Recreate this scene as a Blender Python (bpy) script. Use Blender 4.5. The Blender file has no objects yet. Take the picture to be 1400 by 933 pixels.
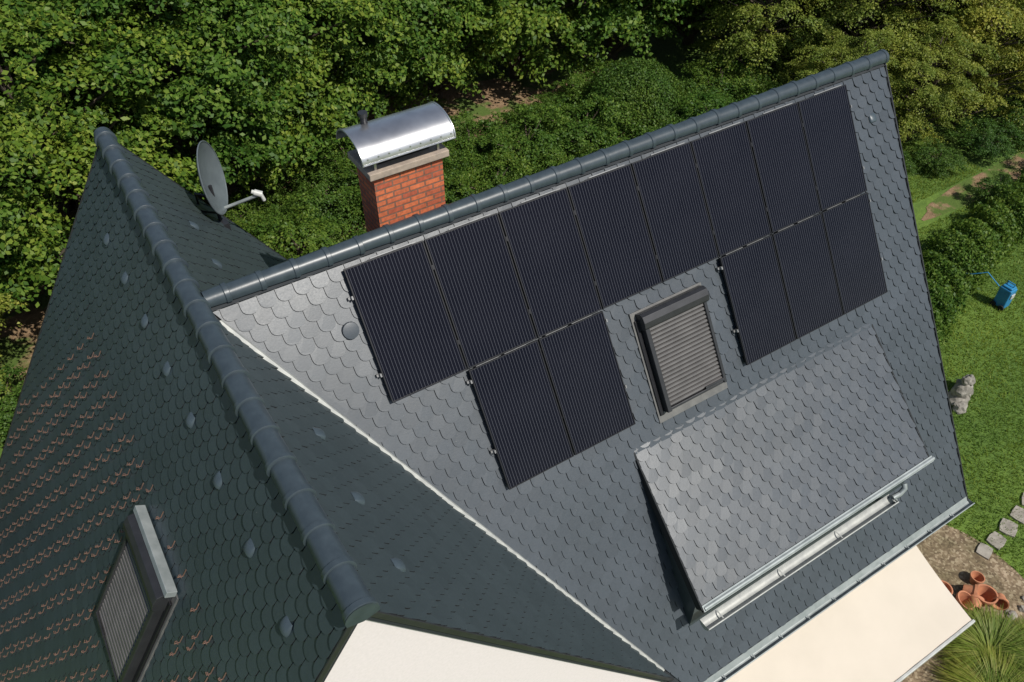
import bpy, math, random
import numpy as np
from mathutils import Vector, Matrix
random.seed(7); rng=np.random.default_rng(7)
D=bpy.data; SC=bpy.context.scene
PR=math.radians(56.5); cp,sp=math.cos(PR),math.sin(PR)
GZ=-9.5
XR=11.14; S=8.13; YF=4.25; SL=8.4

# ---------------------------------------------------------------- helpers
def link(o,parent=None):
    SC.collection.objects.link(o)
    if parent is not None: o.parent=parent
    return o
def empty(name,loc=(0,0,0)):
    o=D.objects.new(name,None); o.location=loc; o.empty_display_size=.2
    return link(o)
def mesh_obj(name,V,F,mats,parent=None,smooth=False,mi=None):
    m=D.meshes.new(name); m.from_pydata([tuple(v) for v in V],[],F); m.validate()
    for k in (mats if isinstance(mats,(list,tuple)) else [mats]): m.materials.append(k)
    if smooth: m.polygons.foreach_set('use_smooth',[True]*len(m.polygons))
    if mi is not None and len(mi)==len(m.polygons): m.polygons.foreach_set('material_index',mi)
    o=D.objects.new(name,m); return link(o,parent)
class MB:
    def __init__(s): s.V=[];s.F=[];s.M=[]
    def add(s,V,F,mi=0):
        b=len(s.V); s.V+= [tuple(v) for v in V]; s.F+=[tuple(i+b for i in f) for f in F]; s.M+=[mi]*len(F)
    def box(s,fn,a0,a1,b0,b1,c0,c1,mi=0):
        V=[fn(a,b,c) for a in (a0,a1) for b in (b0,b1) for c in (c0,c1)]
        F=[(0,1,3,2),(4,6,7,5),(0,4,5,1),(2,3,7,6),(0,2,6,4),(1,5,7,3)]
        s.add(V,F,mi)
    def tube(s,pts,r,n=10,mi=0,cap=True):
        pts=[Vector(p) for p in pts]; rs=r if isinstance(r,(list,tuple)) else [r]*len(pts)
        V=[];F=[];prev=None
        for i,p in enumerate(pts):
            d=(pts[min(i+1,len(pts)-1)]-pts[max(i-1,0)]).normalized()
            a=d.cross(Vector((0,0,1))) if prev is None else prev-d*prev.dot(d)
            if a.length<1e-4: a=d.cross(Vector((1,0,0)))
            a.normalize(); prev=a; b=d.cross(a)
            for k in range(n):
                t=2*math.pi*k/n; V.append(p+(a*math.cos(t)+b*math.sin(t))*rs[i])
        for i in range(len(pts)-1):
            for k in range(n):
                F.append((i*n+k,i*n+(k+1)%n,(i+1)*n+(k+1)%n,(i+1)*n+k))
        if cap: F.append(tuple(range(n))[::-1]); F.append(tuple((len(pts)-1)*n+k for k in range(n)))
        s.add(V,F,mi)
    def obj(s,name,mats,parent=None,smooth=False,bevel=0):
        o=mesh_obj(name,s.V,s.F,mats,parent,smooth,s.M)
        if bevel:
            b=o.modifiers.new('b','BEVEL'); b.width=bevel; b.segments=2; b.limit_method='ANGLE'
        if smooth: autosm(o)
        return o
def autosm(o):
    m=o.modifiers.new('es','EDGE_SPLIT'); m.split_angle=math.radians(40)
XYZ=lambda x,y,z:(x,y,z)
def Pmain(u,s,o=0): return (u,-s*cp-o*sp,-s*sp+o*cp)
def Pback(u,s,o=0): return (u,s*cp+o*sp,-s*sp+o*cp)
def Pleft(y,s,o=0): return (-s*cp-o*sp,y,-s*sp+o*cp)
def Pright(y,s,o=0): return (s*cp+o*sp,y,-s*sp+o*cp)
DP=math.radians(42); DY,DZ=-2.25,-3.40; DX0,DX1=4.72,9.72; DL=2.44
def Pdorm(u,s,o=0): return (u,DY-s*math.cos(DP)-o*math.sin(DP),DZ-s*math.sin(DP)+o*math.cos(DP))

# ---------------------------------------------------------------- materials
def nt(name):
    m=D.materials.new(name); m.use_nodes=True; t=m.node_tree; b=t.nodes['Principled BSDF']; return m,t,b
def ramp(t,src,stops):
    r=t.nodes.new('ShaderNodeValToRGB'); e=r.color_ramp.elements
    while len(e)<len(stops): e.new(.5)
    for k,(p,c) in enumerate(stops): e[k].position=p; e[k].color=(*c,1)
    t.links.new(src,r.inputs[0]); return r
def noise(t,scale,detail=4,rough=.55,coord='Object'):
    tc=t.nodes.new('ShaderNodeTexCoord'); n=t.nodes.new('ShaderNodeTexNoise')
    n.inputs['Scale'].default_value=scale; n.inputs['Detail'].default_value=detail; n.inputs['Roughness'].default_value=rough
    t.links.new(tc.outputs[coord],n.inputs['Vector']); return n
def mixc(t,f,a,b,mode='MIX'):
    m=t.nodes.new('ShaderNodeMix'); m.data_type='RGBA'; m.blend_type=mode
    for s,v in ((0,f),(6,a),(7,b)):
        if hasattr(v,'is_output'): t.links.new(v,m.inputs[s])
        elif s==0: m.inputs[0].default_value=v
        else: m.inputs[s].default_value=(*v,1)
    return m.outputs[2]
def bump(t,b,src,strength=.3,dist=.01):
    n=t.nodes.new('ShaderNodeBump'); n.inputs['Strength'].default_value=strength; n.inputs['Distance'].default_value=dist
    t.links.new(src,n.inputs['Height']); t.links.new(n.outputs[0],b.inputs['Normal'])
def simple(name,c1,c2=None,rough=.5,metal=0,scale=8,bmp=0):
    m,t,b=nt(name); c2=c2 or tuple(x*.75 for x in c1)
    n=noise(t,scale); r=ramp(t,n.outputs[0],[(.3,c2),(.7,c1)])
    t.links.new(r.outputs[0],b.inputs['Base Color']); b.inputs['Roughness'].default_value=rough; b.inputs['Metallic'].default_value=metal
    if bmp: bump(t,b,n.outputs[0],bmp,.01)
    return m
def slate(name,c,rough=.42,var=.08):
    m,t,b=nt(name)
    g=t.nodes.new('ShaderNodeNewGeometry')
    r=ramp(t,g.outputs['Random Per Island'],[(0,tuple(x*(1-var*1.3) for x in c)),(.5,c),(1,tuple(x*(1+var) for x in c))])
    n=noise(t,.7,5); r2=ramp(t,n.outputs[0],[(.3,(.86,.88,.87)),(.7,(1.08,1.07,1.07))])
    n3=noise(t,18,6,.7); r3=ramp(t,n3.outputs[0],[(.35,(.90,.91,.90)),(.65,(1.03,1.03,1.03)),(.82,(1.3,1.3,1.25))])
    c1=mixc(t,1,r.outputs[0],r2.outputs[0],'MULTIPLY'); c2=mixc(t,1,c1,r3.outputs[0],'MULTIPLY')
    n5=noise(t,55,3,.6); r5=ramp(t,n5.outputs[0],[(.73,(0,0,0)),(.76,(1,1,1))])
    c2=mixc(t,r5.outputs[0],c2,(.20,.21,.19))
    t.links.new(c2,b.inputs['Base Color'])
    n2=noise(t,40,5,.7); rr=ramp(t,n2.outputs[0],[(.2,(rough-.06,)*3),(.8,(rough+.1,)*3)])
    t.links.new(rr.outputs[0],b.inputs['Roughness']); bump(t,b,n2.outputs[0],.2,.003)
    b.inputs['Specular IOR Level'].default_value=.6
    return m
M_slate=slate('slate_tile',(.050,.061,.074),.38)
M_slateL=slate('slate_tile_shaded_left',(.036,.053,.062),.34,.07)  # same slate, left slope's dimmer light put into a darker colour
M_slateR=slate('slate_tile_shaded',(.042,.057,.063),.42,.05)  # darker copy of the slate: weaker light on these faces painted in
M_edge=simple('slate_cut_edge',(.011,.014,.017),rough=.8)
M_ridge=simple('ridge_clay_grey',(.048,.065,.077),(.035,.048,.058),.36,0,9,.15)
M_under=simple('roof_underlay',(.02,.025,.03),rough=.8)
M_zinc=simple('zinc_metal',(.34,.37,.37),(.22,.25,.25),.5,.25,5,.05)
M_zincL=simple('valley_metal',(.46,.47,.44),(.32,.33,.32),.5,.1,7,.05)
M_clamp=simple('clamp_metal',(.30,.30,.30),(.2,.2,.2),.45,.4,7)
M_steel=simple('stainless_steel',(.66,.66,.66),(.46,.46,.47),.34,.9,3)
M_wall=simple('white_render',(.78,.71,.71),(.72,.66,.655),.85,0,30,.1)
M_frame=simple('dark_aluminium',(.014,.014,.017),(.010,.010,.012),.4,.2,10)
M_slat=simple('shutter_slat_grey',(.15,.143,.14),(.115,.11,.108),.42,.2,6)
M_velux=simple('window_cladding_grey',(.040,.041,.045),(.028,.029,.032),.4,.3,6)
M_lightgrey=simple('window_flashing',(.17,.168,.16),(.11,.11,.11),.5,.2,6)
M_copper=simple('copper_hook',(.30,.18,.135),(.17,.10,.08),.45,.4,20)
M_conc=simple('concrete_slab',(.42,.34,.27),(.28,.23,.19),.9,0,12,.4)
M_vent=simple('vent_tile_grey',(.058,.080,.095),(.045,.062,.075),.4,0,10)
M_dark=simple('dark_void',(.012,.012,.012),rough=.9)
M_dish=simple('dish_grey',(.13,.155,.165),(.10,.12,.13),.4,.1,6)
M_white=simple('plastic_offwhite',(.55,.56,.53),rough=.4)
M_awn=simple('awning_fabric',(.61,.545,.455),(.56,.50,.415),.9,0,1.2,.05)
M_terra=simple('terracotta',(.52,.22,.11),(.38,.15,.08),.8,0,8,.2)
M_stone=simple('garden_stone',(.32,.30,.26),(.14,.13,.11),.9,0,7,.6)
M_pebble=simple('pebble_stone',(.36,.33,.28),(.20,.18,.15),.85,0,6,.3)
M_blue=simple('blue_plastic',(.03,.22,.42),(.02,.16,.33),.4,0,5)
M_wood=simple('roof_timber',(.30,.16,.08),(.18,.09,.05),.7,0,12,.3)
M_bark=simple('bark',(.12,.09,.06),(.05,.04,.03),.95,0,14,.6)
# brick
M_brick,t,b=nt('chimney_brick')
g=t.nodes.new('ShaderNodeTexCoord'); sx=t.nodes.new('ShaderNodeSeparateXYZ'); t.links.new(g.outputs['Object'],sx.inputs[0])
ad=t.nodes.new('ShaderNodeMath'); t.links.new(sx.outputs[0],ad.inputs[0]); t.links.new(sx.outputs[1],ad.inputs[1])
cb=t.nodes.new('ShaderNodeCombineXYZ'); t.links.new(ad.outputs[0],cb.inputs[0]); t.links.new(sx.outputs[2],cb.inputs[1])
br=t.nodes.new('ShaderNodeTexBrick'); t.links.new(cb.outputs[0],br.inputs[0])
br.inputs['Color1'].default_value=(.64,.18,.07,1); br.inputs['Color2'].default_value=(.40,.095,.05,1); br.inputs['Mortar'].default_value=(.22,.12,.08,1)
br.inputs['Scale'].default_value=1; br.inputs['Brick Width'].default_value=.22; br.inputs['Row Height'].default_value=.08; br.inputs['Mortar Size'].default_value=.011; br.inputs['Bias'].default_value=-.1
n=noise(t,25); r=ramp(t,n.outputs[0],[(.3,(.7,.7,.7)),(.7,(1.15,1.1,1.1))])
t.links.new(mixc(t,1,br.outputs[0],r.outputs[0],'MULTIPLY'),b.inputs['Base Color']); b.inputs['Roughness'].default_value=.85
inv=t.nodes.new('ShaderNodeMath'); inv.operation='SUBTRACT'; inv.inputs[0].default_value=1; t.links.new(br.outputs['Fac'],inv.inputs[1]); bump(t,b,inv.outputs[0],.8,.01)
# solar glass
M_pv,t,b=nt('solar_cells')
uv=t.nodes.new('ShaderNodeTexCoord'); sx=t.nodes.new('ShaderNodeSeparateXYZ'); t.links.new(uv.outputs['UV'],sx.inputs[0])
def lines(src,count,width):
    a=t.nodes.new('ShaderNodeMath'); a.operation='MULTIPLY'; a.inputs[1].default_value=count; t.links.new(src,a.inputs[0])
    f=t.nodes.new('ShaderNodeMath'); f.operation='FRACT'; t.links.new(a.outputs[0],f.inputs[0])
    c=t.nodes.new('ShaderNodeMath'); c.operation='SUBTRACT'; c.inputs[1].default_value=.5; t.links.new(f.outputs[0],c.inputs[0])
    d=t.nodes.new('ShaderNodeMath'); d.operation='ABSOLUTE'; t.links.new(c.outputs[0],d.inputs[0])
    e=t.nodes.new('ShaderNodeMath'); e.operation='LESS_THAN'; e.inputs[1].default_value=width/2; t.links.new(d.outputs[0],e.inputs[0]); return e.outputs[0]
L1=lines(sx.outputs[0],24,.10); L2=lines(sx.outputs[1],20,.02)
nn=noise(t,1.5); rr=ramp(t,nn.outputs[0],[(.3,(.0035,.0038,.008)),(.7,(.006,.0062,.011))])
ca=mixc(t,L2,rr.outputs[0],(.003,.003,.005)); cb_=mixc(t,L1,ca,(.080,.084,.10))
t.links.new(cb_,b.inputs['Base Color']); b.inputs['Roughness'].default_value=.16; b.inputs['Specular IOR Level'].default_value=.15
# leaves
def leafmat(name,c1,c2,c3,tr=.35):
    m,t,b=nt(name); g=t.nodes.new('ShaderNodeNewGeometry')
    r=ramp(t,g.outputs['Random Per Island'],[(0,c1),(.55,c2),(1,c3)])
    n=noise(t,.55,3); r2=ramp(t,n.outputs[0],[(.3,(.62,.74,.75)),(.7,(1.25,1.12,1))])
    oi=t.nodes.new('ShaderNodeObjectInfo'); r4=ramp(t,oi.outputs['Random'],[(0,(.72,.84,.85)),(.6,(1,1,1)),(1,(1.22,1.1,1))])
    c=mixc(t,1,mixc(t,1,r.outputs[0],r2.outputs[0],'MULTIPLY'),r4.outputs[0],'MULTIPLY')
    t.links.new(c,b.inputs['Base Color']); b.inputs['Roughness'].default_value=.5; b.inputs['Specular IOR Level'].default_value=.22
    tl=t.nodes.new('ShaderNodeBsdfTranslucent'); hs=t.nodes.new('ShaderNodeHueSaturation'); hs.inputs['Value'].default_value=1.4; hs.inputs['Hue'].default_value=.485
    t.links.new(c,hs.inputs['Color']); t.links.new(hs.outputs[0],tl.inputs[0])
    mx=t.nodes.new('ShaderNodeMixShader'); mx.inputs[0].default_value=tr
    t.links.new(b.outputs[0],mx.inputs[1]); t.links.new(tl.outputs[0],mx.inputs[2]); t.links.new(mx.outputs[0],t.nodes['Material Output'].inputs[0])
    return m
M_leafD=leafmat('leaf_dark',(.042,.10,.014),(.098,.182,.024),(.185,.26,.045),.3)
M_leafY=leafmat('leaf_yellowgreen',(.13,.18,.025),(.23,.275,.045),(.34,.36,.08))
M_leafB=leafmat('leaf_shrub',(.05,.11,.016),(.10,.18,.026),(.165,.24,.04))
M_leafX=leafmat('leaf_box',(.038,.088,.014),(.072,.142,.022),(.11,.18,.034),.25)
M_grass=leafmat('grass_blades',(.10,.18,.02),(.16,.25,.035),(.23,.29,.06))
M_orn=leafmat('ornamental_grass',(.14,.21,.03),(.20,.27,.05),(.32,.34,.11))
# ground
M_ground,t,b=nt('ground_grass')
n1=noise(t,.35,6); n2=noise(t,6,6,.7)
r1=ramp(t,n2.outputs[0],[(.3,(.065,.12,.015)),(.6,(.12,.20,.03)),(.8,(.18,.24,.05))])
r2=ramp(t,n1.outputs[0],[(.4,(.72,.78,.7)),(.65,(1.15,1.1,1.0))])
gc=mixc(t,1,r1.outputs[0],r2.outputs[0],'MULTIPLY')
t.links.new(gc,b.inputs['Base Color']); b.inputs['Roughness'].default_value=.95; bump(t,b,n2.outputs[0],.8,.05)
M_soil,t,b=nt('garden_soil')
n2=noise(t,5,8,.75); r1=ramp(t,n2.outputs[0],[(.3,(.10,.06,.03)),(.5,(.24,.155,.085)),(.7,(.36,.25,.15))])
n4=noise(t,1.2,5); msk=ramp(t,n4.outputs[0],[(.47,(0,0,0)),(.56,(1,1,1))])
t.links.new(mixc(t,msk.outputs[0],r1.outputs[0],(.08,.13,.02)),b.inputs['Base Color']); b.inputs['Roughness'].default_value=1; bump(t,b,n2.outputs[0],1,.06)
M_gravel,t,b=nt('gravel')
tc=t.nodes.new('ShaderNodeTexCoord'); vo=t.nodes.new('ShaderNodeTexVoronoi'); vo.inputs['Scale'].default_value=22; t.links.new(tc.outputs['Object'],vo.inputs['Vector'])
sp_=t.nodes.new('ShaderNodeSeparateColor'); t.links.new(vo.outputs['Color'],sp_.inputs[0])
r1=ramp(t,sp_.outputs[0],[(0,(.14,.10,.065)),(.6,(.25,.19,.125)),(1,(.40,.33,.24))])
ng=noise(t,1.4,5); rg=ramp(t,ng.outputs[0],[(.35,(.6,.62,.5)),(.65,(1.1,1.05,1))])
t.links.new(mixc(t,1,r1.outputs[0],rg.outputs[0],'MULTIPLY'),b.inputs['Base Color']); b.inputs['Roughness'].default_value=.95; bump(t,b,vo.outputs['Distance'],-.8,.02)

# ---------------------------------------------------------------- roof tiles
def clip(poly,hp):
    for (a,b,c) in hp:   # keep a*t+b*s<=c
        out=[]
        for i in range(len(poly)):
            P,Q=poly[i],poly[(i+1)%len(poly)]
            dp=a*P[0]+b*P[1]-c; dq=a*Q[0]+b*Q[1]-c
            if dp<=0: out.append(P)
            if (dp<0<dq) or (dq<0<dp):
                k=dp/(dp-dq); out.append((P[0]+(Q[0]-P[0])*k,P[1]+(Q[1]-P[1])*k))
        poly=out
        if len(poly)<3: return []
    return poly
TW=.212; TE=.168
def tiles(mb,fn,t0,t1,s0,s1,hp,w=TW,e=TE):
    hp=list(hp)+[(-1,0,-t0),(1,0,t1),(0,-1,-s0),(0,1,s1)]
    rows=int((s1-s0)/e)+3
    for i in range(rows):
        sb=s0+.12+i*e; off=(i%2)*w/2; top=sb-2*e
        for j in range(-1,int((t1-t0)/w)+2):
            tc=t0+j*w+off+random.uniform(-.002,.002); sj=random.uniform(-.003,.003)
            hw=w/2-.005; dd=.088
            poly=[(tc-hw,top),(tc+hw,top)]
            for k in range(9):
                a=math.pi*k/8
                poly.append((tc+hw*math.cos(a),sb+sj-dd+dd*math.sin(a)**.85))
            poly=clip(poly,hp)
            if not poly: continue
            jt=random.uniform(-.003,.003); js=random.uniform(-.002,.0045)
            def oo(q):
                k=(q[1]-top)/(2*e); return .004+.036*k+jt*(q[0]-tc)/hw*k+js*k
            n=len(poly)
            V=[fn(q[0],q[1],oo(q)) for q in poly]+[fn(q[0],q[1],oo(q)-.018) for q in poly]
            mb.add(V,[tuple(range(n))[::-1]],0)
            b=len(mb.V)-2*n
            for k in range(n): mb.F.append((b+k,b+(k+1)%n,b+n+(k+1)%n,b+n+k)); mb.M.append(1)
house=empty('gabled_house')
def fixn(o):
    import bmesh
    bm=bmesh.new(); bm.from_mesh(o.data); bmesh.ops.recalc_face_normals(bm,faces=bm.faces); bm.to_mesh(o.data); bm.free()
mb=MB(); tiles(mb,Pmain,0.0,XR,.02,S,[(-1,cp,-.06)])
fixn(mb.obj('main_roof_tiles',[M_slate,M_edge],house))
mb=MB(); tiles(mb,Pback,0.0,XR,.02,S,[(-1,cp,-.05)]); fixn(mb.obj('rear_roof_tiles',[M_slate,M_edge],house))
mb=MB(); tiles(mb,Pleft,-YF,YF-.03,.02,SL,[]); fixn(mb.obj('side_roof_tiles',[M_slateL,M_edge],house))
mb=MB(); tiles(mb,Pright,-YF,0,.02,S,[(1,cp,-.08)]); tiles(mb,Pright,0,YF,.02,S,[(-1,cp,-.08)])
fixn(mb.obj('cross_gable_tiles',[M_slateR,M_edge],house))
mb=MB(); tiles(mb,Pdorm,DX0,DX1,-.12,DL,[]); fixn(mb.obj('dormer_tiles',[M_slate,M_edge],house))
# roof decks (solid)
mb=MB()
def slab(fn,pts,o0,o1):
    n=len(pts); V=[fn(a,b,o0) for a,b in pts]+[fn(a,b,o1) for a,b in pts]
    mb.add(V,[tuple(range(n)),tuple(range(n,2*n))[::-1]]+[(k,(k+1)%n,n+(k+1)%n,n+k) for k in range(n)])
Sv=4.2/cp
slab(Pmain,[(0,0),(XR-.02,0),(XR-.02,S-.02),(Sv*cp,S-.02),(Sv*cp,Sv)],-.004,-.14)
slab(Pback,[(0,0),(XR-.02,0),(XR-.02,S-.02),(Sv*cp,S-.02),(Sv*cp,Sv)],-.004,-.14)
slab(Pleft,[(-YF+.02,0),(YF-.05,0),(YF-.05,SL-.02),(-YF+.02,SL-.02)],-.004,-.10)
slab(Pright,[(0,0),(-YF+.02,0),(-YF+.02,(YF-.02)/cp)],-.004,-.10)
slab(Pright,[(0,0),(YF-.02,0),(YF-.02,(YF-.02)/cp)],-.004,-.12)
slab(Pdorm,[(DX0+.02,-.1),(DX1-.02,-.1),(DX1-.02,DL-.02),(DX0+.02,DL-.02)],-.004,-.09)
fixn(mb.obj('roof_deck',M_under,house))
# walls
mb=MB()
def prism(poly,axis,a0,a1):
    n=len(poly)
    if axis=='y': V=[(x,a0,z) for x,z in poly]+[(x,a1,z) for x,z in poly]
    else: V=[(a0,y,z) for y,z in poly]+[(a1,y,z) for y,z in poly]
    mb.add(V,[tuple(range(n)),tuple(range(n,2*n))[::-1]]+[(k,(k+1)%n,n+(k+1)%n,n+k) for k in range(n)])
tp=sp/cp
prism([(-4.1,GZ-.1),(-4.1,-4.1*tp-.2),(0,-.2),(4.1,-4.1*tp-.2),(4.1,GZ-.1)],'y',-4.17,4.05)
prism([(-3.9,GZ-.1),(-3.9,-3.9*tp-.35),(0,-.35),(3.9,-3.9*tp-.35),(3.9,GZ-.1)],'x',3.0,XR-.28)
fixn(mb.obj('rendered_walls',M_wall,house))
# verge / fascia trim
mb=MB()
for fn in (Pright,Pleft):
    mb.box(fn,-YF-.022,-YF-.003,0.0,7.7 if fn is Pright else SL,-.03,.030,0)
    mb.box(fn,YF-.02,YF+.015,0.0,7.55 if fn is Pright else SL,-.16,.04,0)
mb.box(Pmain,XR+.003,XR+.03,0,S,-.16,.05,0); mb.box(Pback,XR+.003,XR+.03,0,S,-.16,.05,0)
mb.obj('verge_trim',M_velux,house,bevel=.006)
# valley flashing: raised light strip along both valleys
for nm,fn in (('valley_flashing',Pmain),('rear_valley_flashing',Pback)):
    mb=MB(); n=30; V=[]
    for k in range(n+1):
        s=.25+(7.42-.25)*k/n; u=s*cp; wv=random.uniform(-.003,.003)
        for du,o in ((-.085,.118),(-.035,.085),(.045,.080),(.062,.03)): V.append(fn(u+du+wv,s,o))
    F=[(4*k+j,4*k+j+1,4*k+5+j,4*k+4+j) for k in range(n) for j in range(3)]
    mb.add(V,F); mb.obj(nm,M_zincL,house)
mb=MB(); mb.box(XYZ,3.72,3.86,-4.36,-4.18,-6.42,-6.22); mb.obj('rafter_end',M_wood,house,bevel=.01)
# ridge caps
def ridge(name,axis,a0,a1,z0,L=.40,r=.125):
    mb=MB(); a=a0; sgn=1 if a1>a0 else -1; k=0
    while (a1-a)*sgn>.05:
        b=a+sgn*min(L,abs(a1-a)); jit=random.uniform(-.005,.005); lat=random.uniform(-.004,.004)
        prof=[(0,r*1.05),(.005,r*1.10),(.055,r*1.10),(.065,r*1.0),(abs(b-a)+.03,r*.92)]
        V=[];n=12
        for d,rad in prof:
            for j in range(n+1):
                t=math.radians(-18)+math.radians(216)*j/n
                q=rad*math.cos(t)*1.05+lat; zz=z0+jit+rad*math.sin(t)-.03
                V.append((a+sgn*d,q,zz) if axis=='x' else (q,a+sgn*d,zz))
        F=[(i*(n+1)+j,i*(n+1)+j+1,(i+1)*(n+1)+j+1,(i+1)*(n+1)+j) for i in range(len(prof)-1) for j in range(n)]
        F.append(tuple(range(n+1)))
        mb.add(V,F); a=b; k+=1
    o=mb.obj(name,M_ridge,house,smooth=True); fixn(o); return o
ridge('main_ridge_caps','x',XR+.04,.14,.030,.40,.112)
ridge('cross_ridge_caps','y',-YF-.06,YF+.02,.030,.42,.127)
mb=MB()
V=[];n=10
for j in range(n+1):
    t=math.radians(-18)+math.radians(216)*j/n; V.append((.14*math.cos(t)*1.05,-YF-.07,.0+.14*math.sin(t)))
V.append((0,-YF-.07,-.08)); mb.add(V,[tuple(range(n+2))]); mb.obj('ridge_end_plate',M_ridge,house)
# gutters
def gutter(name,x0,x1,y,z,r,mat,parent=house,brk=.62):
    mb=MB(); n=10; V=[]
    prof=[(math.pi+math.pi*j/n) for j in range(n+1)]
    for x in (x0,x1):
        for a in prof: V.append((x,y+r*math.cos(a),z+r*math.sin(a)))
        for a in prof[::-1]: V.append((x,y+(r-.008)*math.cos(a),z+(r-.008)*math.sin(a)))
    m=2*(n+1); F=[(k,(k+1)%m,m+(k+1)%m,m+k) for k in range(m)]; mb.add(V,F)
    for x in (x0,x1): mb.add([(x,y+r*math.cos(a),z+r*math.sin(a)) for a in prof],[tuple(range(n+1))])
    mb.tube([(x0,y-r,z+.005),(x1,y-r,z+.005)],.011,8)
    k=x0+.3
    while k<x1: mb.box(XYZ,k,k+.02,y-r,y+r,z-.012,z-.008); k+=brk
    return mb.obj(name,mat,parent,smooth=True)
ex=Pmain(0,S,0)
gutter('eave_gutter',4.2,XR+.12,ex[1]-.05,ex[2]-.03,.07,M_zinc)
mb=MB(); mb.box(Pmain,4.15,XR,S-.10,S+.015,.034,.042); mb.obj('eave_drip_edge',M_zinc,house)
# dormer body
mb=MB()
dy0=DY-.02; dye=DY-(DL-.2)*math.cos(DP)
def dz(y): return DZ-(DY-y)*math.tan(DP)-.08
def mz(y): return y*tp
mb.add([(DX0+.06,dy0,dz(dy0)-.1),(DX0+.06,dye,dz(dye)),(DX0+.06,dye,mz(dye)-.1),
        (DX1-.06,dy0,dz(dy0)-.1),(DX1-.06,dye,dz(dye)),(DX1-.06,dye,mz(dye)-.1)],
       [(0,1,2),(3,5,4),(1,4,5,2),(0,3,4,1)])
mb.obj('dormer_cheeks',M_slateR,house)
mb=MB()
mb.box(Pdorm,DX0-.02,DX0+.010,-.1,DL+.02,-.12,.032); mb.box(Pdorm,DX1-.010,DX1+.02,-.1,DL+.02,-.12,.032)
mb.obj('dormer_verge',M_edge,house,bevel=.005)
e=Pdorm(0,DL,0)
mb=MB(); mb.box(Pdorm,DX0,DX1+.05,DL-.05,DL+.05,.040,.046); mb.tube([(DX0+.02,e[1]-.03,e[2]+.02),(DX1+.07,e[1]-.03,e[2]+.02)],.036,12); mb.obj('dormer_eave_tube',M_zinc,house,smooth=True)
gutter('dormer_gutter',DX0-.03,8.78,e[1]-.14,e[2]-.21,.095,M_zincL,house,1.25)
mb=MB(); mb.tube([(8.74,e[1]-.13,e[2]-.26),(8.86,e[1]-.14,e[2]-.33),(8.93,e[1]-.10,e[2]-.42),(8.93,e[1]+.0,e[2]-.52),(8.93,e[1]+.12,e[2]-.72)],.045,12)
mb.tube([(8.76,e[1]-.13,e[2]-.20),(8.90,e[1]-.15,e[2]-.17),(8.97,e[1]-.15,e[2]-.07),(8.99,e[1]-.10,e[2]-.02)],.045,12)
mb.obj('dormer_downpipe',M_zinc,house,smooth=True)
mb=MB()
for k in range(4):
    x=DX0+.25+k*1.18; mb.box(XYZ,x,x+1.05,dye-.03,dye-.004,dz(dye)-.62,dz(dye)-.12)
mb.obj('dormer_windows',M_frame,house)

# ---------------------------------------------------------------- vents
def vent_bump(fn,t,s,name,w=.16,l=.15,h=.045,mat=None):
    mb=MB(); V=[];n=10;m=8
    for i in range(m+1):
        for j in range(n+1):
            a=math.pi*j/n; k=i/m; env=math.sin(math.pi*min(1,k*.62+.02))**.6 if k<.8 else math.sin(math.pi*(.8*.62+.02))**.6*math.sqrt(max(0,1-((k-.8)/.2)**2))
            V.append(fn(t-w/2*math.cos(a)*(.75+.25*math.sin(math.pi*k*.8)),s-l/2+l*k,.030+h*math.sin(a)**.7*env))
    F=[(i*(n+1)+j,i*(n+1)+j+1,(i+1)*(n+1)+j+1,(i+1)*(n+1)+j) for i in range(m) for j in range(n)]
    mb.add(V,F); o=mb.obj(name,mat or M_vent,house,smooth=True); fixn(o)
for y in (2.86,1.89,.93,-.01,-.91,-1.84,-2.75,-3.66): vent_bump(Pleft,y,.48/cp,'ventilation_tile')
for y in (-1.72,-2.70,-3.58,1.7,2.7): vent_bump(Pright,y,.55/cp,'ventilation_tile')
vent_bump(Pmain,10.64,.85,'ventilation_tile')
mb=MB(); c=Vector(Pmain(1.5,.90,.03)); nn=Vector((0,-sp,cp)); mb.tube([c,c+nn*.04,c+nn*.045],[.11,.10,.06],18); mb.obj('round_roof_vent',M_slate,house,smooth=True)

# ---------------------------------------------------------------- snow guard hooks
mb=MB()
row=0; s=1.15/cp
while s<SL-.1:
    y=-YF+.15+(row%4)*TW*.5+ (row%2)*.1
    while y<YF-.1:
        x=-s*cp
        ok=True
        if -2.4<x<-1.15 and -2.2<y<-.55: ok=False
        if y>2.2+ (-1.1-x)*1.2 and x>-2.4 : ok=False
        if random.random()<.04: ok=False
        if ok:
            jx=random.uniform(-.012,.012)
            b0=Pleft(y+jx,s-.09,.040);b1=Pleft(y+jx,s,.042); b2=Pleft(y+jx,s+.012,.09+random.uniform(-.012,.012)); b3=Pleft(y+jx+random.uniform(-.01,.01),s-.025,.095)
            mb.tube([b0,b1,b2,b3],.0062,5)
            mb.tube([Pleft(y+jx-.022,s+.0,.068),Pleft(y+jx+.022,s+.0,.068)],.006,5)
        y+=TW*2
    s+=TE*1.0; row+=1
mb.obj('snow_guard_hooks',M_copper,house)

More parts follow.
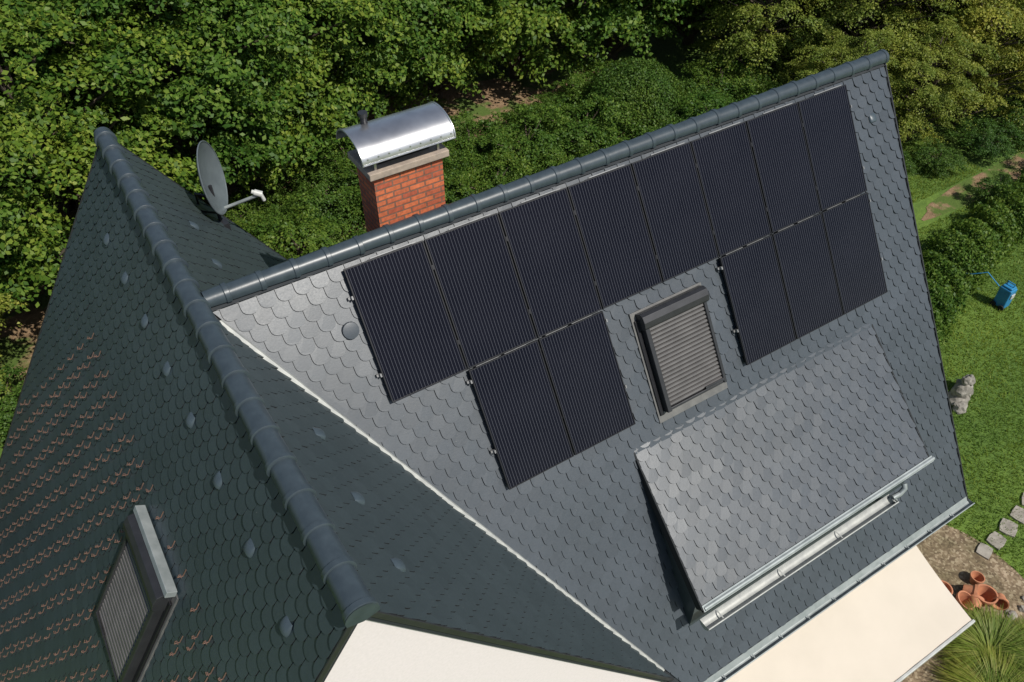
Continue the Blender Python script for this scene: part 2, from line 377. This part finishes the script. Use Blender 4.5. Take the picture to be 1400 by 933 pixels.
# ---------------------------------------------------------------- roof windows with roller shutter
def roofwin(name,fn,t0,t1,s0,s1,head=False):
    P=empty(name); P.parent=house
    mb=MB()
    mb.box(fn,t0,t1,s0,s1,.03,.055,0)
    mb.obj(name+'_flashing',M_lightgrey,P,bevel=.004)
    if head:
        mb=MB(); mb.box(fn,t0+.04,t1-.02,s0-.06,s0+.02,.056,.17); mb.obj(name+'_head_flashing',M_zinc,P,bevel=.006)  # upper flashing in paler metal, its bright reflection put into the colour
    a0,a1,b0,b1=t0+.10,t1-.07,s0+.10,s1-.15
    mb=MB()
    mb.box(fn,a0,a0+.07,b0,b1,.055,.19); mb.box(fn,a1-.05,a1,b0,b1,.055,.17)
    mb.box(fn,a0+.07,a1-.05,b1-.04,b1,.055,.15)
    mb.obj(name+'_frame',M_velux,P,bevel=.008)
    mb=MB()
    mb.box(fn,t0+.03,a0-.003,b0+.02,b1+.04,.056,.085)
    mb.obj(name+'_side_shade',M_frame,P,bevel=.008)  # dark strip along one window side, its shadow put in as colour
    mb=MB(); V=[]
    prof=[(b0-.07,.05),(b0-.07,.17),(b0-.03,.225),(b0+.06,.24),(b0+.14,.225),(b0+.17,.18),(b0+.17,.06)]
    for t_ in (a0-.02,a1+.02):
        for s_,o_ in prof: V.append(fn(t_,s_,o_))
    m=len(prof); mb.add(V,[tuple(range(m)),tuple(range(m,2*m))[::-1]]+[(k,(k+1)%m,m+(k+1)%m,m+k) for k in range(m)])
    o=mb.obj(name+'_shutter_box',M_velux,P,bevel=.006); fixn(o)
    mb=MB(); ns=20; L=(b1-.05)-(b0+.17)
    for k in range(ns):
        q=b0+.17+L*k/ns; w=L/ns
        pts=[(q,.118),(q+w*.2,.143),(q+w*.7,.143),(q+w*.9,.118)]
        V=[fn(t_,s_,o_) for t_ in (a0+.07,a1-.05) for s_,o_ in pts]
        mb.add(V,[(0,1,5,4),(1,2,6,5),(2,3,7,6)])
    mb.obj(name+'_shutter_slats',M_slat,P)
    mb=MB(); mb.box(fn,a0+.06,a1-.04,b0+.1,b1-.01,.09,.105); mb.obj(name+'_backing',M_frame,P)
    mb=MB(); mb.box(fn,a1-.40,a1-.04,b1-.085,b1-.045,.151,.175); mb.obj(name+'_end_bar',M_velux,P,bevel=.004)
roofwin('roof_window',Pmain,5.25,6.56,2.15,3.84)
roofwin('side_roof_window',Pleft,-2.06,-.72,1.28/cp,2.28/cp,True)

# ---------------------------------------------------------------- solar array
arr=empty('solar_panel_array')
PW,PH,U0,S0=1.06,1.733,1.645,.177
glV=[];glF=[];uvs=[]
mf=MB(); ms=MB()
cells=[(i,0) for i in range(8)]+[(1,1),(2,1),(5,1),(6,1),(7,1)]
for (i,j) in cells:
    a0=U0+i*PW+.011; a1=a0+PW-.022; b0=S0+j*PH+.012; b1=b0+PH-.024
    o1=.125+random.uniform(-.002,.002); o0=o1-.035
    fw=.014
    mf.box(Pmain,a0,a0+fw,b0,b1,o0,o1); mf.box(Pmain,a1-fw,a1,b0,b1,o0,o1)
    mf.box(Pmain,a0+fw,a1-fw,b0,b0+fw,o0,o1); mf.box(Pmain,a0+fw,a1-fw,b1-fw,b1,o0,o1)
    k=len(glV); tl=[random.uniform(-.0015,.0015) for _ in range(4)]
    glV+=[Pmain(a0+fw,b0+fw,o1-.005+tl[0]),Pmain(a1-fw,b0+fw,o1-.005+tl[1]),Pmain(a1-fw,b1-fw,o1-.005+tl[2]),Pmain(a0+fw,b1-fw,o1-.005+tl[0]+tl[2]-tl[1])]
    glF.append((k,k+3,k+2,k+1)); uvs+=[(0,1),(0,0),(1,0),(1,1)]
    mf.box(Pmain,a0+fw,a1-fw,b0+fw,b1-fw,o0+.004,o0+.01)
mf.obj('panel_frames',M_frame,arr)
g=mesh_obj('panel_glass',glV,glF,M_pv,arr); ul=g.data.uv_layers.new(name='UVMap')
for k,u in enumerate(uvs): ul.data[k].uv=u
def rail(u0,u1,s):
    ms.box(Pmain,u0-.05,u1+.03,s-.016,s+.016,.042,.085)
    for uu in (u0-.008,u1+.008): ms.box(Pmain,uu-.01,uu+.01,s-.022,s+.022,.085,.13)
for s in (.36,1.35): rail(U0,U0+8*PW,S0+s)
for s in (.36,1.35): rail(U0+PW,U0+3*PW,S0+PH+s-.2); rail(U0+5*PW,U0+8*PW,S0+PH+s-.2)
ms.obj('mounting_rails',M_clamp,arr)
ml=MB()
for i in range(1,8):
    for s in (.36,1.35): ml.box(Pmain,U0+i*PW-.012,U0+i*PW+.012,S0+s-.03,S0+s+.03,.12,.131)
ml.obj('mid_clamps',M_frame,arr)
me=MB()
for i in range(8):
    a=U0+i*PW+.35; me.box(Pmain,a,a+.6,S0-.010,S0+.002,.10,.126)
for i in (1,2,5,6,7):
    a=U0+i*PW+.12
    for q in range(2): me.box(Pmain,a+q*.42,a+q*.42+.33,S0+PH-.003,S0+PH+.003,.10,.1275)
me.obj('panel_edge_glint',M_clamp,arr)  # pale strips: glint of the frames' top edges put in as colour

# ---------------------------------------------------------------- chimney
ch=empty('brick_chimney')
CX0,CX1,CY0,CY1=2.48,3.43,.58,1.10
mb=MB(); mb.box(XYZ,CX0,CX1,CY0,CY1,-2.2,.44); mb.obj('brick_shaft',M_brick,ch)
mb=MB(); mb.box(XYZ,CX0-.07,CX1+.07,CY0-.07,CY1+.07,.44,.53); mb.obj('coping_slab',M_conc,ch,bevel=.01)
mb=MB(); mb.box(XYZ,CX0+.12,CX1-.12,CY0+.1,CY1-.1,.53,.62); mb.obj('flue_opening',M_dark,ch)
mb=MB()
for x in (CX0+.03,CX1-.06):
    for y in (CY0+.0,CY1-.03): mb.box(XYZ,x,x+.03,y,y+.03,.53,.76)
mb.obj('cap_legs',M_steel,ch)
mb=MB(); n=18; V=[]; cy=(CY0+CY1)/2; R=.38
def cappt(a,rr): return cy-rr*math.cos(a), .70+rr*math.sin(a)*.68
for x in (CX0-.16,CX1+.14):
    for rr in (R,R-.012):
        for j in range(n+1):
            a=math.radians(2)+math.radians(176)*j/n; y,z=cappt(a,rr); V.append((x,y,z))
m=n+1
F=[(j,j+1,2*m+j+1,2*m+j) for j in range(n)]+[(m+j,3*m+j,3*m+j+1,m+j+1) for j in range(n)]+[(j,m+j,m+j+1,j+1) for j in range(n)]+[(2*m+j,2*m+j+1,3*m+j+1,3*m+j) for j in range(n)]
mb.add(V,F); mb.add([V[0],V[m],V[3*m],V[2*m]],[(0,1,2,3)])
for x in (CX0-.16,CX1+.13):
    pts=[]
    for j in range(n+1):
        a=math.radians(2)+math.radians(176)*j/n; y,z=cappt(a,R+.005); pts.append((x+.01,y,z))
    mb.tube(pts,.010,6)
y,z=cappt(math.radians(2),R); mb.tube([(CX0-.16,y,z),(CX1+.14,y,z)],.013,8)
for k in range(9):
    a=math.radians(16); y,z=cappt(a,R+.003); x=CX0-.08+k*.14; mb.tube([(x,y-.008,z),(x,y+.004,z)],.010,6)
mb.obj('barrel_cap',M_steel,ch,smooth=True)
mb=MB(); mb.tube([(2.62,1.0,.62),(2.62,1.0,1.06)],.045,12); mb.tube([(2.62,1.0,1.03),(2.62,1.0,1.08)],.06,12); mb.obj('vent_pipe',M_velux,ch,smooth=True)

# ---------------------------------------------------------------- satellite dish
sd=empty('satellite_dish')
base=Vector((1.12,3.80,-1.12*tp+.03))
mb=MB()
mast_top=base+Vector((.0,0,.70))
mb.tube([base,mast_top],.026,10)
mb.tube([base+Vector((-.22,.15,.30)),base+Vector((-.22,.15,.55)),base+Vector((.0,0,.50))],.02,8)
mb.tube([base+Vector((-.25,-.12,.4)),base+Vector((.0,0,.2))],.018,8)
mb.box(XYZ,base.x-.10,base.x+.10,base.y-.10,base.y+.10,base.z-.12,base.z+.03)
mb.obj('mast_bracket',M_velux,sd,smooth=True)
axis=Vector((.88,-.44,.12)).normalized()
ctr=mast_top+Vector((.04,-.02,.12))
a=axis.cross(Vector((0,0,1))).normalized(); bb=a.cross(axis)*-1
if bb.z<0: bb=-bb
V=[];rings=8;seg=36;Rd=.56
for side,off in ((0,0),(1,-.012)):
    for i in range(rings+1):
        r=Rd*i/rings
        for k in range(seg):
            t=2*math.pi*k/seg; V.append(ctr+axis*(.13*(i/rings)**2+off-.1)+a*r*.92*math.cos(t)+bb*r*math.sin(t))
F=[]
for side in (0,1):
    o_=side*(rings+1)*seg
    for i in range(rings):
        for k in range(seg): F.append((o_+i*seg+k,o_+i*seg+(k+1)%seg,o_+(i+1)*seg+(k+1)%seg,o_+(i+1)*seg+k))
o2=(rings+1)*seg
for k in range(seg): F.append((rings*seg+k,rings*seg+(k+1)%seg,o2+rings*seg+(k+1)%seg,o2+rings*seg+k))
mb=MB(); mb.add(V,F); mb.tube([ctr+axis*.03+a*(Rd*.92*math.cos(2*math.pi*k/36))+bb*(Rd*math.sin(2*math.pi*k/36)) for k in range(37)],.010,6); mb.obj('reflector',M_dish,sd,smooth=True)
mb=MB(); p0=ctr-bb*(Rd-.02)+axis*.0; p1=ctr+axis*.62-bb*.40
mb.tube([p0-axis*.06,p0,p1],.026,8); mb.obj('feed_arm',M_zinc,sd,smooth=True)
mb=MB(); d=(ctr-bb*.05-p1).normalized(); mb.tube([p1-d*.02,p1+d*.10],[.05,.05],12); mb.tube([p1+d*.10,p1+d*.14],[.035,.03],12); mb.tube([p1,p1+Vector((.03,0,-.12))],.03,10); mb.obj('lnb_head',M_white,sd,smooth=True)

# ---------------------------------------------------------------- awning
aw=empty('terrace_awning')
mb=MB(); x0,x1=4.6,9.93; ya,yb=-4.15,-5.92; za,zb=-7.02,-7.74
n=24; V=[]
for i in range(n+1):
    for j in range(9):
        k=j/8; x=x0+(x1-x0)*i/n; V.append((x,ya+(yb-ya)*k,za+(zb-za)*k-.05*math.sin(math.pi*k)+.005*math.sin(i*2.1)))
F=[(i*9+j,i*9+j+1,(i+1)*9+j+1,(i+1)*9+j) for i in range(n) for j in range(8)]
mb.add(V,F); mb.obj('fabric',M_awn,aw,smooth=True)
mb=MB(); mb.box(XYZ,x0-.03,x1+.03,yb-.05,yb+.0,zb-.07,zb+.02); mb.box(XYZ,x0-.05,x1+.05,ya-.02,ya+.12,za-.12,za+.05); mb.obj('front_bar',M_white,aw,bevel=.01)
mb=MB()
for x in (x0+.5,x1-.5): mb.tube([(x,ya,za-.12),(x+.3,(ya+yb)/2,(za+zb)/2-.16),(x,yb,zb-.06)],.025,8)
mb.obj('folding_arms',M_white,aw,smooth=True)

# ---------------------------------------------------------------- ground & paths
def sheet(name,pts,z,mat):
    return mesh_obj(name,[(x,y,z) for x,y in pts],[tuple(range(len(pts)))],mat)
mesh_obj('ground',[(-250,-250,GZ),(250,-250,GZ),(250,250,GZ),(-250,250,GZ)],[(0,1,2,3)],M_ground)
def blob(cx,cy,rx,ry,n=40,am=.12):
    ph=[random.uniform(0,6.3) for _ in range(4)]
    return [(cx+rx*math.cos(t)*(1+am*math.sin(3*t+ph[0])+am*.5*math.sin(7*t+ph[1])),cy+ry*math.sin(t)*(1+am*math.sin(2*t+ph[2])+am*.5*math.sin(5*t+ph[3]))) for t in [2*math.pi*k/n for k in range(n)]]
sheet('gravel_path',blob(10.9,-5.3,2.1,2.6,60,.03),GZ+.008,M_gravel)
sheet('garden_soil_bed',blob(9,13,13,7.5),GZ+.004,M_soil)
sheet('dirt_path',blob(26.5,3.9,4.5,.55),GZ+.012,M_soil)
for k,(x,y,r,ro) in enumerate([(12.87,-4.86,.17,.3),(13.32,-4.84,.19,.1),(13.82,-4.78,.20,.4),(14.33,-4.72,.20,.2),(14.85,-4.62,.2,.5)]):
    mb=MB(); cr=[(-1,-.8),(0,-.9),(.95,-.75),(1.05,0),(.9,.8),(0,.85),(-.95,.8),(-1.02,.05)]; n=8
    pr=[]
    for cx_,cy_ in cr:
        cx_*=r*random.uniform(.93,1.05); cy_*=r*random.uniform(.93,1.05); pr.append((x+cx_*math.cos(ro)-cy_*math.sin(ro),y+cx_*math.sin(ro)+cy_*math.cos(ro)))
    V=[(a_,b_,GZ) for a_,b_ in pr]+[(a_,b_,GZ+.05) for a_,b_ in pr]
    mb.add(V,[tuple(range(n,2*n))]+[(i,(i+1)%n,n+(i+1)%n,n+i) for i in range(n)]); mb.obj('stepping_stone',M_pebble,bevel=.005)

# ---------------------------------------------------------------- vegetation
def leaves_mesh(C,Nn,size,aspect=.6,jit=.7):
    n=len(C)
    Nn=Nn+rng.normal(0,jit,(n,3)); Nn/=np.linalg.norm(Nn,axis=1)[:,None]
    T=rng.normal(0,1,(n,3)); T-=Nn*np.sum(T*Nn,1)[:,None]; T/=np.linalg.norm(T,axis=1)[:,None]; B=np.cross(Nn,T)
    L=(size*rng.uniform(.6,1.3,n))[:,None]; W=L*aspect
    V=np.stack([C-T*L*.5,C+B*W*.5-Nn*L*.06,C+T*L*.5,C-B*W*.5-Nn*L*.06],1).reshape(-1,3)
    return V
def mk_mesh(name,V,mats,trunk=None):
    n4=len(V)//4
    allV=np.concatenate([V,np.array(trunk.V)]) if trunk else V
    loops=np.arange(n4*4); starts=np.arange(n4)*4
    if trunk:
        tl=[];ts=[];pos=n4*4
        for f in trunk.F:
            ts.append(pos); tl+= [i+n4*4 for i in f]; pos+=len(f)
        loops=np.concatenate([loops,tl]); starts=np.concatenate([starts,ts])
    m=D.meshes.new(name); m.vertices.add(len(allV)); m.vertices.foreach_set('co',allV.astype(np.float32).ravel())
    m.loops.add(len(loops)); m.loops.foreach_set('vertex_index',loops.astype(np.int32))
    m.polygons.add(len(starts)); m.polygons.foreach_set('loop_start',starts.astype(np.int32))
    for k in mats: m.materials.append(k)
    mi=np.zeros(len(starts),np.int32); mi[n4:]=1; m.polygons.foreach_set('material_index',mi)
    m.update(calc_edges=True); return m
def tree_mesh(name,Hh,R,base,nl,nleaf,size,mats,flat=.6,lobe=(.20,.36),spray=.9):
    cz=(Hh+base)/2; rz=(Hh-base)/2
    tr=MB(); tr.tube([(0,0,-.2),(.05,0,base+.3),(.0,.1,cz),(.1,0,Hh*.85)],[R*.075,R*.055,R*.035,R*.01],8,1)
    Cs=[];Ns=[]
    per=nleaf//nl
    for k in range(nl):
        z=1-2*(k+.5)/nl; z=max(-.85,z); th=k*2.39996+rng.uniform(-.3,.3); rr=math.sqrt(max(0,1-z*abs(z)**1.6)) if z>0 else math.sqrt(max(0,1-abs(z)**3))
        q=rng.uniform(.5,1.05)
        c=np.array([R*rr*math.cos(th)*q,R*rr*math.sin(th)*q,cz+rz*z*q*rng.uniform(.9,1.05)])
        lr=R*rng.uniform(*lobe)
        tr.tube([(0,0,max(base*.8,c[2]-R*.5)),tuple(c)],[R*.022,R*.006],5,1,False)
        ns=10
        for s_ in range(ns):
            d=rng.normal(0,1,3); d/=np.linalg.norm(d); d[2]=abs(d[2])*.8
            sc=c+d*lr*np.array([.85,.85,.65]); sr=lr*rng.uniform(.25,.6)
            v=rng.normal(0,1,(per//ns,3)); v/=np.linalg.norm(v,axis=1)[:,None]
            rad=sr*rng.uniform(.2,1.1,(len(v),1))**.6
            h=np.array([c[0]+d[0]*lr*1.5,c[1]+d[1]*lr*1.5,0.]); h+=rng.normal(0,R*.25,3)*np.array([1,1,0]); h/=np.linalg.norm(h)+1e-6
            al=(v@h)[:,None]
            P=sc+v*rad*np.array([.85,.85,flat*.8])+h*(al*rad*spray)
            outw=(P-np.array([0,0,cz])); outw/=np.linalg.norm(outw,axis=1)[:,None]+1e-6
            dd_=((P-sc)@h); P[:,2]-=.22*np.maximum(dd_,0)**1.5/max(sr,.1)**.5
            Cs.append(P); Ns.append(v*.35+outw*.35+np.array([0,0,.8]))
    C=np.concatenate(Cs);Nn=np.concatenate(Ns)
    return mk_mesh(name,leaves_mesh(C,Nn,size,.62,.6),mats,tr)
T_A=tree_mesh('tree_a',11,4.2,.3,70,54000,.19,[M_leafD,M_bark],.5)
T_B=tree_mesh('tree_b',9,3.8,.2,64,52000,.16,[M_leafD,M_bark],.5)
T_C=tree_mesh('tree_c',13,4.2,.5,80,58000,.18,[M_leafD,M_bark],.45)
T_Y=tree_mesh('tree_y',9,3.4,.2,70,46000,.13,[M_leafY,M_bark],.45,(.16,.32),1.2)
T_S=tree_mesh('shrub_a',2.0,1.5,.0,28,17000,.085,[M_leafB,M_bark],.6,(.25,.42),.5)
T_S2=tree_mesh('shrub_b',1.5,1.3,-.1,24,14000,.07,[M_leafX,M_bark],.6,(.25,.42),.4)
def place(name,me,x,y,sc=1,rz=None,z=GZ,sz=None):
    o=D.objects.new(name,me); link(o); o.location=(x,y,z); o.rotation_euler=(0,0,random.uniform(0,6.28) if rz is None else rz)
    o.scale=(sc,sc,sc if sz is None else sz); return o
for (x,y,me,s) in [(-9,12,T_B,.85),(-5,13.5,T_A,.8),(-1,14.6,T_B,.95),(2.6,16.2,T_A,.85),(-13,10,T_A,.8),(-10,7,T_B,.8),(-7,17,T_C,.9),(-2,19,T_A,1),
                   (6.2,17.6,T_B,.95),(9.6,18.6,T_A,.85),(13,19.2,T_B,.95),(16.6,19.0,T_A,.9),(20.2,18.2,T_B,1.05),(24,17.6,T_A,.85),(28,17.5,T_B,1.0),
                   (2,22,T_C,1),(6.5,23,T_A,1.05),(11,24,T_C,1),(15.5,24,T_A,1.1),(20,24.5,T_C,1.0),(25,23,T_A,1.1),(30,23,T_C,1.0),(34,20,T_A,1.1),
                   (-4,25,T_C,1.1),(-9,22,T_A,1.1),(0,30,T_A,1.3),(6,31,T_C,1.2),(13,31,T_A,1.3),(20,32,T_C,1.2),(28,31,T_A,1.3),(36,28,T_C,1.2),(42,23,T_A,1.2),(40,15,T_C,1.1),(-8,34,T_C,1.3),(48,14,T_A,1.2),(44,6,T_C,1.1),(52,2,T_A,1.3),
                   (31.5,5.8,T_B,.6),(36,5,T_A,.7)]:
    place('deciduous_tree',me,x+random.uniform(-.4,.4),y,s)
for (x,y,s) in [(23.2,12.8,.68),(25.8,10.6,.72),(28.8,9.6,.85),(32,9.2,.9),(28,13.6,.95),(33,13,1.0),(36,9,.95),(-5.2,11.0,.62),(-7.6,9.4,.6),
                (23.3,8.6,.48),(25.3,7.2,.5),(27.9,7.0,.58)]:
    place('birch_tree',T_Y,x,y,s)
for yy in np.arange(8.2,16.2,1.35):
    for xx in np.arange(1.0,22.5,1.65):
        if random.random()<.20: continue
        if (xx-17.1)**2+(yy-12.6)**2<4: continue
        place('shrub',T_S if random.random()<.6 else T_S2,xx+random.uniform(-.6,.6),yy+random.uniform(-.5,.5),random.uniform(.6,1.15))
for (x,y,s) in [(-4.2,10.0,.9),(-6,8,1.0),(-5.5,6.3,.8),(-7,5,.9),(1,9,.9),(-1.5,8.5,.9),(-3,7.6,.7),(24.6,5.4,.6),(26.8,5.2,.8),(22.8,6.0,.6),(29,4.9,.9),(24.5,2.9,.6),(27.2,2.4,.9)]: place('shrub',T_S2,x,y,s)
def clipped(name,R,zc,nleaf,flat=.8):
    v=rng.normal(0,1,(nleaf,3)); v/=np.linalg.norm(v,axis=1)[:,None]
    lump=1+.08*np.sin(v[:,0]*5+1)*np.cos(v[:,1]*6)+.05*np.sin(v[:,2]*9)+.03*np.sin(v[:,0]*14+v[:,1]*11)
    C=v*(R*lump*rng.uniform(.82,1.04,nleaf))[:,None]*np.array([1,1,flat])+np.array([0,0,zc])
    tr=MB(); tr.tube([(0,0,-.1),(0,0,zc)],[.09,.05],6,1)
    return mk_mesh(name,leaves_mesh(C,v,.085,.6,.7),[M_leafX,M_bark],tr)
T_R=clipped('round_bush',1.9,1.2,46000,.8)
place('clipped_bush',T_R,17.1,12.7,.98)
def hedge_mesh(pts,w,h,n):
    pts=np.array(pts,float); seg=np.linalg.norm(np.diff(pts,axis=0),axis=1); tot=seg.sum(); t_=rng.uniform(0,tot,n)
    cum=np.concatenate([[0],np.cumsum(seg)]); idx=np.clip(np.searchsorted(cum,t_)-1,0,len(seg)-1); f=(t_-cum[idx])/seg[idx]
    P=pts[idx]+(pts[idx+1]-pts[idx])*f[:,None]; d=(pts[idx+1]-pts[idx])/seg[idx][:,None]; nrm=np.stack([-d[:,1],d[:,0]],1)
    a=rng.uniform(0,math.pi,n); bulge=1+.10*np.sin(t_*1.7)+.10*np.sin(t_*5.3+1+a*2)+.09*np.sin(t_*9.7+a*5)
    r=rng.uniform(.65,1.08,n)
    C=np.zeros((n,3)); C[:,:2]=P+nrm*(np.cos(a)*w/2*r*bulge)[:,None]; C[:,2]=np.sin(a)**.6*h*r*bulge
    Nn=np.zeros((n,3)); Nn[:,:2]=nrm*np.cos(a)[:,None]; Nn[:,2]=np.sin(a)
    tr=MB()
    for k in range(0,len(pts)): tr.tube([(pts[k][0],pts[k][1],-.1),(pts[k][0],pts[k][1],h*.7)],.04,5,1)
    return mk_mesh('hedge',leaves_mesh(C,Nn,.10,.6,.8),[M_leafB,M_bark],tr)
place('garden_hedge',hedge_mesh([(16.3,.3),(18.5,1.0),(20.5,1.6),(23,2.0),(26,2.3)],1.6,.85,38000),0,0,1,0)
def blades(name,n,xr,yr,h,mat,mask=None,lean=.5):
    x=rng.uniform(*xr,n); y=rng.uniform(*yr,n)
    if mask is not None:
        k=mask(x,y); x=x[k];y=y[k]; n=len(x)
    B=np.stack([x,y,np.full(n,GZ)],1); th=rng.uniform(0,2*math.pi,n); w=.006+.008*rng.random(n); hh=h*rng.uniform(.5,1.3,n)
    sx_=np.stack([np.cos(th)*w,np.sin(th)*w,np.zeros(n)],1); ln=np.stack([rng.normal(0,lean,n)*hh,rng.normal(0,lean,n)*hh,hh],1)
    V=np.stack([B-sx_,B+sx_,B+ln+sx_*.3,B+ln-sx_*.3],1).reshape(-1,3)
    m=mk_mesh(name,V,[mat]); o=D.objects.new(name,m); link(o); return o
blades('lawn_grass',150000,(11,26),(-8,7),.07,M_grass,lambda x,y:((x-10.9)**2/4.4+(y+5.3)**2/6.8>1)&(x>11.2)&(abs(y-3.9)>.5))
def tuft(n=2600,R=.75,h=.75):
    th=rng.uniform(0,2*math.pi,n); el=rng.uniform(.1,1.35,n); L=h*rng.uniform(.7,1.2,n); segs=4
    W=.008
    r0=rng.uniform(0,.15,n); base=np.stack([np.cos(th)*r0,np.sin(th)*r0,np.zeros(n)],1)
    side=np.stack([-np.sin(th),np.cos(th),np.zeros(n)],1)
    quads=[]; prev=base
    for s_ in range(segs):
        k=(s_+1)/segs; a=el*(1-k*.75); step=np.stack([np.cos(th)*np.cos(a),np.sin(th)*np.cos(a),np.sin(a)-.25*k],1)*(L/segs)[:,None]
        nx=prev+step; w0=W*(1-.8*s_/segs); w1=W*(1-.8*k)
        quads.append(np.stack([prev-side*w0,prev+side*w0,nx+side*w1,nx-side*w1],1)); prev=nx
    return mk_mesh('tuft',np.concatenate(quads).reshape(-1,3),[M_orn])
TF=tuft()
place('ornamental_grass',TF,10.9,-6.35,1.2); place('ornamental_grass',TF,10.2,-6.9,1.2); place('ornamental_grass',TF,11.6,-6.9,1.0)

# ---------------------------------------------------------------- garden objects
def pot(x,y,r,h,tilt=(0,0,0),z=0):
    mb=MB(); n=20; prof=[(.62,0),(.95,.78),(1.08,.78),(1.10,1.0),(.94,1.0),(.90,.75),(.55,.08),(0.01,.08)]
    V=[(r*a*math.cos(2*math.pi*k/n),r*a*math.sin(2*math.pi*k/n),h*b_) for a,b_ in prof for k in range(n)]
    F=[(i*n+k,i*n+(k+1)%n,(i+1)*n+(k+1)%n,(i+1)*n+k) for i in range(len(prof)-1) for k in range(n)]
    mb.add(V,F); o=mb.obj('terracotta_pot',M_terra,None,smooth=True); o.location=(x-.15,y-.05,GZ+.01+z); o.rotation_euler=tilt
for a in [(11.35,-4.95,.17,.26,(0,0,0),0),(11.75,-5.15,.16,.25,(1.4,0,.5),.15),(11.95,-5.5,.20,.30,(0,0,0),0),(11.6,-5.55,.15,.22,(1.45,0,2.2),.13),(12.2,-5.15,.13,.2,(0,.1,0),0),(11.45,-5.3,.18,.28,(.25,.2,0),.02),(12.25,-5.65,.15,.22,(1.4,0,-1),.14),(11.1,-5.25,.14,.2,(0,0,0),0)]: pot(*a)
def rock(name,x,y,r,mat,sz=.6,z=0):
    import bmesh
    bm=bmesh.new(); bmesh.ops.create_icosphere(bm,subdivisions=3,radius=r); s1=random.uniform(0,9)
    from mathutils import noise as mn
    for v in bm.verts:
        d=1+.35*mn.noise(v.co*(1.6/r)+Vector((s1,0,0))); v.co=Vector((v.co.x*d,v.co.y*d*.85,v.co.z*d*sz))
    m=D.meshes.new(name); bm.to_mesh(m); bm.free(); m.materials.append(mat); o=D.objects.new(name,m); link(o); o.location=(x,y,GZ+r*sz*.6+z); o.rotation_euler=(0,0,random.uniform(0,6)); return o
for k in range(22): rock('pebble',random.uniform(11.0,12.6),random.uniform(-6.5,-5.9),random.uniform(.05,.13),M_pebble)
ss=empty('stone_sculpture')
for (dx,dy,r,sz,z) in [(0,0,.30,.5,0),(0,0,.20,1.2,.2),(.02,.02,.12,1,.62),(.38,.12,.24,.9,0),(.40,.1,.15,1.1,.3),(-.2,-.22,.2,.7,0)]:
    o=rock('stone_part',16.1+dx,-1.8+dy,r,M_stone,sz,z); o.parent=ss
bp=empty('garden_water_pump')
mb=MB(); mb.box(XYZ,20.05,20.35,-.35,.0,GZ+.05,GZ+.68); mb.box(XYZ,20.08,20.32,-.32,-.03,GZ+.68,GZ+.74); mb.obj('pump_body',M_blue,bp,bevel=.04)
mb=MB(); mb.box(XYZ,20.12,20.28,-.38,-.353,GZ+.40,GZ+.55); mb.obj('pump_label',M_white,bp,bevel=.005)
mb=MB(); mb.tube([(20.1,.0,GZ+.6),(19.9,.4,GZ+.95),(19.75,.7,GZ+.75),(19.9,1.0,GZ+.5),(20.0,1.1,GZ+.3)],.016,8); mb.tube([(20.2,-.28,GZ+.72),(20.2,-.28,GZ+.84),(20.2,-.08,GZ+.84),(20.2,-.08,GZ+.72)],.018,8); mb.obj('hose',M_blue,bp,smooth=True)
mb=MB()
for y in (-.3,-.05): mb.tube([(20.04,y,GZ+.09),(20.0,y,GZ+.09)],.08,14)
mb.obj('pump_wheels',M_dark,bp,smooth=True)

# ---------------------------------------------------------------- light, world, camera
SD=Vector((.20,-.60,.77)).normalized()
sun=D.lights.new('sun','SUN'); sun.energy=4.6; sun.angle=math.radians(.5); sun.color=(1,.955,.88)
so=D.objects.new('sun',sun); link(so); so.rotation_euler=SD.to_track_quat('Z','Y').to_euler()
w=D.worlds.new('World'); SC.world=w; w.use_nodes=True; t=w.node_tree
bg=t.nodes['Background']; sk=t.nodes.new('ShaderNodeTexSky'); sk.sky_type='NISHITA'; sk.sun_disc=False
sk.sun_elevation=math.asin(SD.z); sk.sun_rotation=math.atan2(SD.x,SD.y)
t.links.new(sk.outputs[0],bg.inputs[0]); bg.inputs[1].default_value=.085
SC.view_settings.view_transform='Standard'; SC.view_settings.look='None'; SC.view_settings.exposure=0
th,yaw,roll=.7659,.5610,-.0055
fw=Vector((math.sin(yaw)*math.cos(th),math.cos(yaw)*math.cos(th),-math.sin(th)))
r=fw.cross(Vector((0,0,1))).normalized(); u=r.cross(fw)
r2=r*math.cos(roll)+u*math.sin(roll); u2=-r*math.sin(roll)+u*math.cos(roll)
M=Matrix(((r2.x,u2.x,-fw.x,-.6744),(r2.y,u2.y,-fw.y,-7.5812),(r2.z,u2.z,-fw.z,5.9411),(0,0,0,1)))
cam=D.cameras.new('camera'); cam.sensor_width=36; cam.lens=1127.36/1400*36; cam.clip_end=1000; cam.clip_start=.1
co=D.objects.new('camera',cam); link(co); co.matrix_world=M; SC.camera=co
